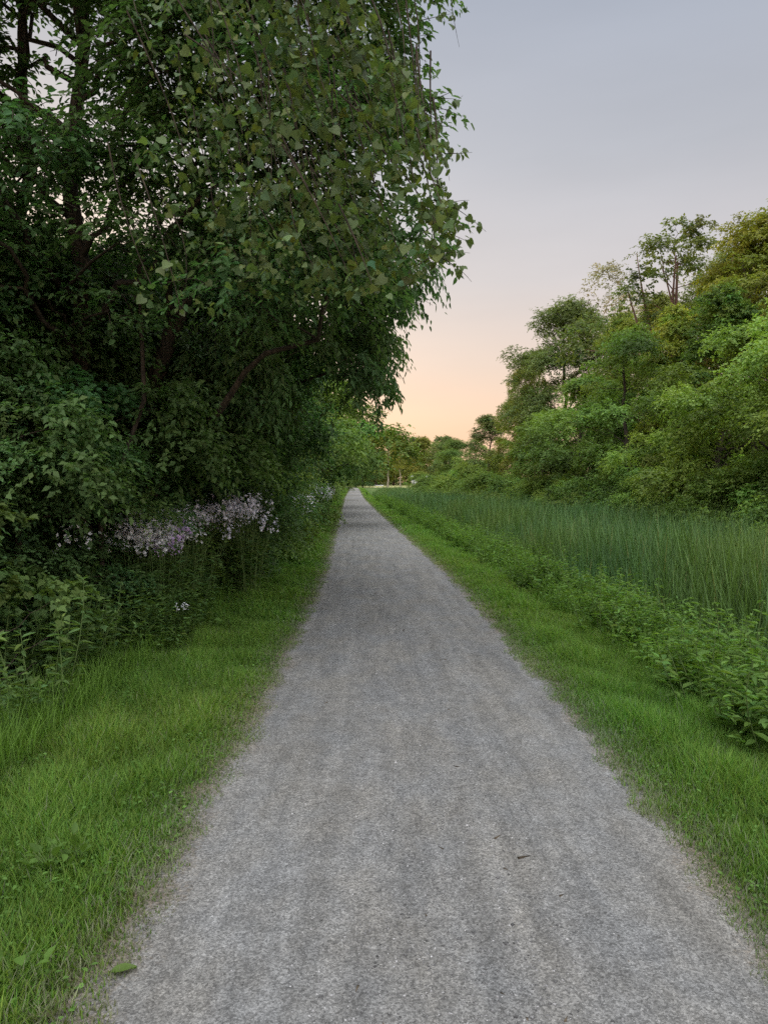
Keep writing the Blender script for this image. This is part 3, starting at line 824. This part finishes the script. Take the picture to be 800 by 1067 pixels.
# ================================================================== far end
G6 = "distant trees beyond the end of the path"
rs = rgen(301)
for (px, d, ty, key, lab, wd) in [
    (404, 222, 452, 'slim', "slim tree with a pale trunk standing on the lawn at the far end", 1.0),
    (417, 236, 458, 'slim', "second slim pale-trunked tree just beside the first on the lawn", .9),
    (392, 262, 450, 'far', "yellowish distant tree seen above the end of the path", 1.0),
    (410, 285, 447, 'far', "yellowish distant tree behind the slim pale-trunked trees", 1.0),
    (428, 290, 456, 'far_green', "distant olive tree between the pale trunks and the white shed", 1.0),
    (380, 275, 452, 'far_green', "distant olive tree half hidden by the row of trees at the path's end", 1.0),
    (440, 262, 455, 'far', "distant yellow-green tree rising behind the white shed", 1.0),
    (462, 300, 456, 'far_green', "distant olive tree beyond the far stretch of the bank", 1.1)]:
    T(key, px, d, ty, lab, rs.random() * 6, wd, G6)
# wood on the horizon
rng = rgen(311)
mbt = MB()
n = 760
xs = rng.uniform(-420, 520, n); yd = rng.uniform(330, 400, n)
C = np.stack([xs, yd, 13 * rng.random(n) ** 1.4], -1)
lv, _ = sprays(rng, C, rng.uniform(3, 5.5, n), 44, 8, 1.3, 'rhomb', lambda p: p - np.array([0, 0, 5.]), flat=.8)
tag(obj("treeline", raw_mesh("treeline", lv[0], lv[1], M['leaf_olive'], lv[2])), "hazy far-off wood closing the horizon", "wood", None, "stuff")
# white shed
white = solid_mat("white_siding", (.80, .79, .76), .6, (.70, .69, .66), 3)
greyroof = solid_mat("grey_roof", (.25, .25, .26), .8)
sx, sy = 9.3, 204.0
sz = float(gz(sx, sy))
root = thing("shed", "small white shed peeking out of the trees at the far end", "shed", (sx, sy, sz))
mb = MB(); mb.box(-2.0, 2.0, -1.6, 1.6, -.1, 2.5)
obj("wall", mb.mesh("wall", white), root)
mb = MB()
Vr = np.array([(-2.2, -1.9, 2.503), (2.2, -1.9, 2.503), (2.2, 1.9, 2.503), (-2.2, 1.9, 2.503), (-2.2, 0, 3.3), (2.2, 0, 3.3)], float)
mb.add(Vr, np.array([[0, 1, 5, 4], [2, 3, 4, 5]])); mb.add(Vr, np.array([[0, 4, 3], [1, 2, 5]]))
obj("roof", mb.mesh("roof", white), root)
mb = MB(); mb.box(-.5, .45, -1.66, -1.603, 0, 2.05)
dr = obj("door", mb.mesh("door", solid_mat("grey_door", (.5, .5, .5), .6)), root)
# low white rail at the lawn edge
gx, gy = W(394.5, 212), 212.0
root = thing("barrier", "low white rail barrier at the lawn edge past the path's end", "barrier", (gx, gy, float(gz(gx, gy))))
for xo in (-1.0, 0, 1.0):
    mb = MB(); mb.tube(np.array([(xo, 0, -.2), (xo, 0, .75)]), .07, 8)
    obj("post", mb.mesh("post", white, True), root)
mb = MB(); mb.box(-1.3, 1.3, -.13, -.075, .45, .72)
obj("rail", mb.mesh("rail", white), root)

# ================================================================== grass
def grass_field(seed, n, s_fn, y_fn, hgt, wid, side, lean=.5):
    rng = rgen(seed)
    y = y_fn(rng, n); s = s_fn(rng, n, y)
    x = s + cx(y)
    wv = .016 * np.sin(y * 1.3 + side * 2) + .012 * np.sin(y * 3.7 + 1 + side) + .025 * np.sin(y * 8.9 + 2 * side) + .02 * np.sin(y * 19 + side)
    s = s + side * (wv * (np.abs(s) < HALF + .6) + .13 * rng.random(n) ** 2 - .05)
    x = s + cx(y)
    ed = np.abs(s) - HALF - wv
    P = np.stack([x, y, gz(x, y) - .01], -1)
    # tufts
    nzv = .5 + .5 * np.sin(x * 5.3 + 1.7 * np.sin(y * 2.1)) * np.sin(y * 4.1 + 2 * np.sin(x * 3.3))
    L = hgt * rng.uniform(.5, 1.35, n) * (.65 + .7 * nzv) * (.28 + .72 * smooth(.0, .45, ed))
    az = rng.random(n) * 6.28
    T_ = np.stack([np.cos(az) * lean, np.sin(az) * lean, np.ones(n)], -1) + rng.normal(0, .15, (n, 3))
    N_ = np.stack([-np.cos(az), -np.sin(az), np.full(n, .6)], -1) + rng.normal(0, .2, (n, 3))
    b = np.clip(rng.normal(1, .2, n) * (.85 + .3 * nzv), .4, 1.8)
    dry = rng.random(n) < .04 + .72 * (1 - smooth(-.05, .34, ed))
    t = np.stack([b * rng.normal(1, .12, n), b, b], -1)
    t[dry] = np.stack([b[dry] * 1.5, b[dry] * .95, b[dry] * 3.2], -1)
    pn = .5 + .5 * np.sin(x * 1.1 + 2.0 * np.sin(y * .6)) * np.sin(y * .9)
    t[:, 0] *= .9 + .22 * pn
    return leaves('blade', P, T_, N_, L, wid * (.7 + .6 * rng.random(n)), t)
def ydist(a, b, pw=1.0):
    return lambda r, n: a + (b - a) * r.random(n) ** pw
for side, nm in ((-1, "path-side grass verge below the woods"), (1, "path-side grass verge beside the cattails")):
    wdt = 1.55 if side < 0 else 1.35
    def s_(r, n, y, side=side, wdt=wdt):
        q = r.random(n)
        return side * (HALF - .04 + wdt * q + .015 * np.sin(y * 2.3 + side))
    mb = MB()
    sd = 400 + side
    mb.add(*grass_field(sd, 125000, s_, ydist(1.6, 9, 1.25), .115 if side < 0 else .13, .0046, side))
    mb.add(*grass_field(sd + 10, 60000, s_, ydist(9, 26, 1.2), .12, .010, side))
    mb.add(*grass_field(sd + 20, 26000, s_, ydist(26, 75, 1.2), .13, .035, side))
    mb.add(*grass_field(sd + 30, 12000, s_, ydist(75, 215), .14, .10, side))
    rc = rgen(sd + 40); n = 15000
    y = 1.7 + 8 * rc.random(n) ** 1.3; q = .04 + (wdt - .1) * rc.random(n)
    x = side * (HALF + q) + cx(y)
    pk = .5 + .5 * np.sin(x * 3.7 + 2 * np.sin(y * 2.9)) * np.sin(y * 2.2 + 1)
    kp = rc.random(n) < .15 + .85 * pk ** 2
    x, y, q = x[kp], y[kp], q[kp]; n = len(x)
    az = rc.random(n) * 6.28
    b = np.clip(rc.normal(.95, .18, n), .5, 1.5)
    mb.add(*leaves('oval', np.stack([x, y, gz(x, y) + rc.uniform(.01, .075, n) * np.clip(q * 3, .2, 1)], -1), np.stack([np.cos(az), np.sin(az), rc.uniform(-.1, .5, n)], -1),
                   rc.normal(0, .3, (n, 3)) + np.array([0, 0, 1.]), rc.uniform(.014, .032, n), rc.uniform(.010, .022, n), np.stack([b * .9, b * .95, b * 1.2], -1)))
    tag(obj("grass", mb.mesh("grass", M['grass'])), nm, "grass", None, "stuff")

# ================================================================== cattails
rng = rgen(501)
mb = MB()
def reeds(n, ya, yb, pw, wid, seed):
    rng = rgen(seed)
    y = ya + (yb - ya) * rng.random(n) ** pw
    s = 3.15 + 6.9 * rng.random(n) ** .9 + .25 * np.sin(y * .9)
    x = s + cx(y)
    L = (1.28 + .15 * np.sin(x * .8 + y * .35) + rng.normal(0, .19, n)) * (.55 + .45 * smooth(3.0, 4.3, s))
    az = rng.random(n) * 6.28; ln = rng.uniform(.02, .24, n)
    T_ = np.stack([np.cos(az) * ln + .02, np.sin(az) * ln, np.ones(n)], -1)
    N_ = np.stack([-np.cos(az), -np.sin(az), np.full(n, .05)], -1)
    b = np.clip(rng.normal(1, .26, n), .4, 2.0)
    pn = .5 + .5 * np.sin(x * .9 + 1.5 * np.sin(y * .31)) * np.sin(y * .42)
    t = np.stack([b * (.85 + .45 * pn), b * (.93 + .14 * pn), b * (1.1 - .3 * pn)], -1)
    dry = rng.random(n) < .025
    t[dry] = np.array([2.4, 1.3, 1.4])
    P = np.stack([x, y, gz(x, y) - .05], -1)
    return leaves('blade', P, T_, N_, L, wid * rng.uniform(.7, 1.3, n), t)
mb.add(*reeds(36000, 4, 20, 1.0, .019, 502))
mb.add(*reeds(32000, 20, 50, 1.1, .03, 503))
mb.add(*reeds(22000, 50, 130, 1.1, .05, 504))
tag(obj("cattails", mb.mesh("cattails", M['reed'])), "bed of tall blue-green cattails filling the wet ditch", "cattails", None, "stuff")

# ================================================================== weeds and undergrowth
def stalk_plant(rng, h, nstem, spread, leaf, ratio, tmpl, nleaf, whorl=False, up=.5):
    """a clump of leafy stalks: (stem MB, leaf arrays)"""
    mb = MB(); Ps, Ts, Ns, Ls = [], [], [], []
    for k in range(nstem):
        a = rng.random() * 6.28; q = rng.random() ** .6
        b0 = np.array([math.cos(a) * spread * .45 * q, math.sin(a) * spread * .45 * q, -.03])
        hh = h * rng.uniform(.65, 1.1)
        e_ = b0 + np.array([math.cos(a) * spread * .5 * q, math.sin(a) * spread * .5 * q, hh]) + np.append(rng.normal(0, .05 * h, 2), 0)
        pts = bez(b0, e_, rng, 5, .05)
        mb.tube(pts, np.linspace(.006, .002, 5), 3)
        nl = int(nleaf * rng.uniform(.8, 1.2))
        t = rng.uniform(.15, 1, nl) ** .8
        az = np.arange(nl) * 2.4 + rng.random() * 6
        p = np.stack([np.interp(t, np.linspace(0, 1, 5), pts[:, i]) for i in range(3)], -1)
        o_ = np.stack([np.cos(az), np.sin(az), rng.uniform(-.25, .7, nl) * up * 2], -1)
        Ps.append(p); Ts.append(o_); Ns.append(np.tile([0, 0, 1.], (nl, 1)) + rng.normal(0, .25, (nl, 3))); Ls.append(leaf * rng.uniform(.6, 1.2, nl) * (1.1 - .45 * t))
    P, T_, N_, L = map(np.concatenate, (Ps, Ts, Ns, Ls))
    b = np.clip(rng.normal(1, .17, len(P)), .5, 1.6); hq = rng.normal(0, .08, len(P))
    return mb, leaves(tmpl, P, T_, N_, L, L * ratio, np.stack([b * (1 + hq), b, b * (1 - hq)], -1))

PL = {}
def plant_proto(key, seed, *a, **kw):
    PL[key] = stalk_plant(rgen(seed), *a, **kw)
plant_proto('lance', 601, .62, 9, .35, .13, .20, 'lance', 20)
plant_proto('broad', 602, .50, 8, .40, .095, .50, 'oval', 14)
plant_proto('nettle', 603, .70, 9, .38, .085, .38, 'oval', 24)
plant_proto('tall', 604, .95, 6, .35, .13, .28, 'lance', 22)
plant_proto('low', 605, .28, 8, .40, .09, .55, 'oval', 9)
plant_proto('lobed', 606, .95, 9, .7, .060, .95, 'maple', 34)

def scatter_mass(seed, keys, x, y, scale, tb):
    """ground cover: many stalks gathered into one mesh"""
    rng = rgen(seed); mb = MB()
    for i in range(len(x)):
        _, (V, F, t) = PL[keys[rng.integers(len(keys))]]
        a = rng.random() * 6.28; ca, sa = math.cos(a), math.sin(a)
        s = scale[i]
        v = np.stack([(V[:, 0] * ca - V[:, 1] * sa) * s + x[i], (V[:, 0] * sa + V[:, 1] * ca) * s + y[i], V[:, 2] * s + float(gz(x[i], y[i]))], -1)
        mb.add(v, F, t * tb * np.clip(rng.normal(1, .15), .6, 1.4))
    return mb
rng = rgen(611)
# right strip between the grass and the cattails
n = 820
y = 3.2 + 75 * rng.random(n) ** 1.7
s = 2.2 + 1.4 * rng.random(n)
x = s + cx(y)
mb = scatter_mass(612, ['lance', 'broad', 'nettle', 'low', 'nettle'], x, y, rng.uniform(.6, 1.15, n) * (1 + .006 * y), np.array([1, 1, 1.]))
tag(obj("weeds", mb.mesh("weeds", M['weed'])), "ground cover of mixed green weeds between the grass verge and cattails", "weeds", None, "stuff")
# left bank of undergrowth
n = 720
y = 3.0 + 60 * rng.random(n) ** 1.6
s = -(2.5 + 2.6 * rng.random(n) ** .8)
x = s + cx(y)
hs = rng.uniform(.6, 1.05, n) * (.65 + .55 * smooth(2.5, 3.6, -s)) * (1 + .004 * y)
n2 = 190
y = np.append(y, 7.2 + 9 * rng.random(n2)); x = np.append(x, cx(y[n:]) - rng.uniform(2.4, 3.05, n2)); hs = np.append(hs, rng.uniform(.7, 1.05, n2))
mb = scatter_mass(613, ['lance', 'broad', 'nettle', 'tall', 'nettle', 'low'], x, y, hs, np.array([1, 1, 1.]))
tag(obj("undergrowth", mb.mesh("undergrowth", M['weed_dark'])), "dark tangled undergrowth at the foot of the woods", "undergrowth", None, "stuff")

def rough_grass(n, ya, yb, sa, sb, h, wid, seed):
    r = rgen(seed)
    y = ya + (yb - ya) * r.random(n) ** 1.5; s_ = sa + (sb - sa) * r.random(n); x = s_ + cx(y)
    az = r.random(n) * 6.28; ln = r.uniform(.1, .6, n)
    T_ = np.stack([np.cos(az) * ln, np.sin(az) * ln, np.ones(n)], -1)
    N_ = np.stack([-np.cos(az), -np.sin(az), np.full(n, .3)], -1)
    b = np.clip(r.normal(1, .22, n), .5, 1.7)
    return leaves('blade', np.stack([x, y, gz(x, y) - .02], -1), T_, N_, h * r.uniform(.5, 1.2, n), wid, np.stack([b, b, b], -1))
mb = MB()
mb.add(*rough_grass(6500, 3.5, 22, 2.15, 3.7, .50, .006, 651))
mb.add(*rough_grass(4500, 22, 70, 2.2, 3.5, .5, .016, 652))
mb.add(*rough_grass(9000, 4, 22, -2.35, -3.1, .34, .006, 653))
tag(obj("tall_grass", mb.mesh("tall_grass", M['grass'])), "taller uncut grass mixed into the weeds along both verges", "grass", None, "stuff")

def proto_thing(key, name, cat, mat, label, loc, rz, sc_, group):
    mb, lv = PL[key]
    r = thing(name, label, cat, loc, rz, sc_, group)
    obj("stem", mb.mesh("stem", M['stem'], True), r)
    obj("foliage", raw_mesh("foliage", lv[0], lv[1], M[mat], lv[2]), r)
    return r
_pp = {}
def put_plant(key, name, cat, mat, label, x, y, rz, s, group):
    loc = on_ground(x, y)
    if (key, name) not in _pp:
        _pp[(key, name)] = proto_thing(key, name, cat, mat, label, loc, rz, s, group)
        return _pp[(key, name)]
    return dup(_pp[(key, name)], label, loc, rz, s, group)
rng = rgen(621)
for i in range(70):
    y = 4.6 + 26 * rng.random() ** 1.5
    x = float(cx(y)) + rng.uniform(2.2, 3.1)
    k = ('lance', 'nettle', 'broad')[i % 3]
    put_plant(k, "weed_plant", "weed", 'weed', "bushy green weed standing up along the strip between verge and cattails", x, y, rng.random() * 6, rng.uniform(.85, 1.3), "bushy weeds along the cattail ditch")
for (px, py, lab, k, s) in [(745, 742, "broad-leaved weed with bright leaves spreading at the grass edge below the cattails", 'broad', 1.1), (500, 575, "rounded light green weed clump at the bend of the cattail edge", 'nettle', 1.15)]:
    d = CAM_H * 800 / (py - HOR)
    put_plant(k, "weed_plant", "weed", 'weed', lab, W(px, d), d, 1.0, s, "bushy weeds along the cattail ditch")
for i in range(40):
    y = 4.2 + 15 * rng.random() ** 1.3
    x = float(cx(y)) - rng.uniform(2.55, 3.6)
    k = ('tall', 'broad', 'lance', 'nettle')[i % 4]
    put_plant(k, "undergrowth_plant", "plant", 'weed_dark', "dark leafy plant in the undergrowth bank beside the grass", x, y, rng.random() * 6, rng.uniform(.8, 1.2), "leafy plants of the undergrowth bank")
for (px, d, h, lab) in [(-22, 5.9, 1.75, "tall sapling with broad lobed leaves at the photo edge"), (-45, 6.8, 2.3, "taller lobed-leaf sapling cut by the photo edge"), (40, 8.9, 2.2, "lobed-leaf sapling in front of the dark trunks")]:
    plant_tree('lobed', SPEC['lobed'], lab, W(px, d), d, px * .1, h / 2.3, "lobed-leaf saplings", "sapling")

# ---- flowering plants (white and lilac)
def flower_plant(seed, h, heads=9):
    rng = rgen(seed)
    mb, lv = stalk_plant(rng, h * .86, 8, .40, .12, .32, 'lance', 20)
    P, T_, N_, tn = [], [], [], []
    for k in range(heads):
        a = rng.random() * 6.28; q = rng.random() ** .6 * .27
        c = np.array([math.cos(a) * q, math.sin(a) * q, h * rng.uniform(.80, 1.06)])
        mb.tube(np.array([(c[0] * .6, c[1] * .6, h * .5), (c[0] * .9, c[1] * .9, h * .75), tuple(c)]), [.003, .0025, .002], 3)
        for f_ in range(rng.integers(12, 20)):
            fc = c + rng.normal(0, 1, 3) * np.array([.032, .032, .045])
            nrm = unit(rng.normal(0, .5, 3) + (fc - c) * 12 + np.array([0, -.2, .4]))
            e1 = unit(np.cross(nrm, [.3, .8, .1])); e2 = np.cross(nrm, e1)
            sh = rng.uniform(.85, 1.12)
            for pz in range(4):
                th = pz * pi / 2 + .3
                P.append(fc); T_.append(e1 * math.cos(th) + e2 * math.sin(th)); N_.append(nrm); tn.append((sh, sh, sh))
    fl = leaves('petal', np.array(P), np.array(T_), np.array(N_), .019, .018, np.array(tn))
    return mb, lv, fl
FP = {}
def flower_thing(kind, label, x, y, rz, s, group):
    loc = on_ground(x, y)
    if kind not in FP:
        mb, lv, fl = flower_plant({'white': 701, 'lilac': 702, 'violet': 703, 'sparse': 704}[kind], 1.0, 3 if kind == 'sparse' else 9)
        r = thing("flowering_plant", label, "flower", loc, rz, s, group)
        obj("stem", mb.mesh("stem", M['stem'], True), r)
        obj("foliage", raw_mesh("foliage", lv[0], lv[1], M['weed_dark'], lv[2]), r)
        tn = {'white': (1.0, 1.0, 1.0), 'sparse': (1.0, 1.0, 1.0), 'lilac': (.97, .95, 1.03), 'violet': (.82, .58, .98)}[kind]
        obj("blossom", raw_mesh("blossom", fl[0], fl[1], M['petal'], fl[2] * np.array(tn)), r)
        FP[kind] = r
        return r
    return dup(FP[kind], label, loc, rz, s, group)
rng = rgen(711)
def flowers(n, kind, pxr, dr, topr, label, group):
    for i in range(n):
        d = rng.uniform(*dr); px = rng.uniform(*pxr); x = W(px, d)
        s = (Z(rng.uniform(*topr), d) - float(gz(x, d))) / 1.05
        flower_thing(kind, label, x, d, rng.random() * 6, float(np.clip(s, .35, 1.5)), group)
flowers(18, 'lilac', (208, 266), (11.5, 13.5), (517, 534), "lilac-white flowering plant in the tall bank nearest the verge", "lilac-white flower bank")
flowers(14, 'white', (140, 188), (9.0, 10.5), (526, 546), "white flowering plant in the clump before the dark woods", "white flower clump")
flowers(4, 'white', (112, 142), (8.8, 10), (536, 552), "white flowering plant at the shaded end of the flower bank", "shaded white flowers")
flowers(3, 'lilac', (186, 212), (10.4, 11.8), (524, 538), "pale flowering plant filling the gap between the white and lilac banks", "gap flowers")
flowers(2, 'sparse', (150, 172), (8.4, 9.0), (552, 566), "white flowering plant low in front of the white clump", "low white flowers")
flowers(1, 'violet', (176, 182), (8.8, 9.2), (545, 552), "pinkish violet flowering plant between the white and lilac banks", "violet flowers")
flowers(10, 'lilac', (287, 318), (18, 24), (512, 520), "small pale flowering plant farther along the woods' edge", "far pale flowers")
flowers(10, 'lilac', (318, 342), (28, 44), (507, 513), "pale flowering plant far along where the verge narrows", "distant pale flowers")
flowers(1, 'sparse', (68, 72), (7.6, 8.0), (545, 550), "white flowering plant standing alone in the dark undergrowth near the photo edge", "lone white flowers")
flower_thing('sparse', "small lilac flower head low at the undergrowth's foot beside the grass", W(190, 7.9), 7.9, 1, .42, None)

# ---- dock plant and a dandelion at the near verge
rng = rgen(721)
def rosette(seed, n, leaf, ratio):
    r = rgen(seed)
    az = np.arange(n) * 2.4 + r.normal(0, .4, n); q = r.uniform(.02, .16, n) * leaf / .12
    P = np.stack([np.cos(az) * q, np.sin(az) * q, r.uniform(.03, .13, n)], -1)
    el = r.uniform(-.1, 1.4, n)
    T_ = np.stack([np.cos(az), np.sin(az), el], -1) + r.normal(0, .3, (n, 3))
    N_ = np.stack([-np.cos(az) * el, -np.sin(az) * el, np.ones(n)], -1) + r.normal(0, .35, (n, 3))
    L = leaf * r.uniform(.4, 1.0, n); b = r.uniform(.6, 1.1, n)
    return leaves('oval', P, T_, N_, L, L * ratio, np.stack([b, b, b], -1)), P
def rosette_thing(px, py, n, leaf, label, seed):
    d = CAM_H * 800 / (py - HOR); x = W(px, d)
    r = thing("broadleaf_plant", label, "plant", on_ground(x, d))
    lv, roots = rosette(seed, n * 2, leaf, .6)
    obj("foliage", raw_mesh("foliage", lv[0], lv[1], M['weed'], lv[2]), r)
    mb = MB()
    for q in roots: mb.tube(np.array([(0, 0, -.03), q * .5 + np.array([0, 0, .01]), q]), [.004, .003, .002], 4)
    obj("stem", mb.mesh("stem", M['stem'], True), r)
rosette_thing(48, 918, 12, .085, "broad-leaved dock plant in the near grass", 731)
rosette_thing(75, 912, 9, .075, "smaller broad-leaved plant beside the dock in the near grass", 732)
rosette_thing(8, 1042, 7, .07, "broad-leaved plant at the bottom corner of the photo", 733)
rosette_thing(215, 655, 12, .12, "leafy plant growing out into the grass from the undergrowth", 734)

# ---- fallen leaf on the path edge
d = CAM_H * 800 / (1026 - HOR); x = W(122, d)
lf = thing("fallen_leaf", "single dark green fallen leaf lying on the gravel at the verge", "leaf", (x, d, float(gz(x, d)) + .004), .3)
t_ = np.linspace(0, 1, 9)
wv = np.sin(pi * t_ ** .8) * .021
V = []; 
for i, t in enumerate(t_):
    z_ = .004 + .006 * math.sin(t * 3)
    V += [(t * .085 - .04, -wv[i] - .0004, z_ + .008), (t * .085 - .04, 0, z_), (t * .085 - .04, wv[i] + .0004, z_ + .010)]
F = []
for i in range(8):
    a = i * 3
    F += [(a, a + 3, a + 4, a + 1), (a + 1, a + 4, a + 5, a + 2)]
obj("leaf_blade", raw_mesh("leaf_blade", np.array(V), np.array(F), M['leaf_mid'], np.full((len(V), 3), .8), True), lf)
mb = MB(); mb.tube(np.array([(-.04, 0, .005), (-.055, .004, .004), (-.066, .009, .002)]), [.0012, .001, .0008], 4)
obj("stalk", mb.mesh("stalk", M['stem'], True), lf)

# ---- loose chips on the path, dry litter along its edges
rng = rgen(801)
def chips(n, s, y, size, mat, name, label, cat, flat=.6, stretch=1.0, tint=None):
    x = s + cx(y); k = len(x)
    b = np.array([(1, 0, 0), (-.5, .8, 0), (-.6, -.7, 0), (.1, .1, .9), (0, 0, -.6)], float)
    f = np.array([(0, 1, 3), (1, 2, 3), (2, 0, 3), (1, 0, 4), (2, 1, 4), (0, 2, 4)])
    a = rng.random(k) * 6.28
    v = b[None] * (1 + rng.normal(0, .25, (k, 5, 3)))
    v = v * size[:, None, None] * np.array([stretch, 1, flat])
    vx_ = v[..., 0] * np.cos(a)[:, None] - v[..., 1] * np.sin(a)[:, None]
    vy_ = v[..., 0] * np.sin(a)[:, None] + v[..., 1] * np.cos(a)[:, None]
    fr_ = np.abs(s) / HALF
    zb = np.where(fr_ < 1, gz(cx(y), y) + .016 - .030 * fr_ ** 3, gz(x, y) - .008)
    V = np.stack([vx_ + x[:, None], vy_ + y[:, None], v[..., 2] + zb[:, None]], -1).reshape(-1, 3)
    F = (f[None] + (np.arange(k) * 5)[:, None, None]).reshape(-1, 3)
    t = np.repeat(tint, 5, axis=0)
    tag(obj(name, raw_mesh(name, V, F, M[mat], t)), label, cat, None, "stuff")
n = 42000
y = 1.8 + 7.5 * rng.random(n) ** 1.5
s = np.clip(rng.normal(0, .62, n), -1.12, 1.12)
e_ = rng.random(n) < .35
s[e_] = np.sign(s[e_]) * rng.uniform(.85, 1.2, e_.sum())
b = np.clip(rng.lognormal(-.95, .5, n), .1, 1.25)
chips(n, s, y, rng.gamma(3, .0010, n) + .001, 'pebble', "gravel", "loose grey limestone chips scattered over the path", "gravel", tint=np.stack([b, b, b], -1))
n = 4600
y = 1.8 + 16 * rng.random(n) ** 1.5
s = np.where(rng.random(n) < .5, -1, 1) * (HALF + rng.normal(.05, .10, n))
s[:260] = rng.uniform(-1.05, 1.05, 260)
b = rng.uniform(.35, 1.3, n); b[:260] *= .4
chips(n, s, y, rng.gamma(2.5, .0022, n) + .001, 'litter', "litter", "dry brown plant bits along the path edges", "litter", .35, 2.6, np.stack([b, b, b], -1))
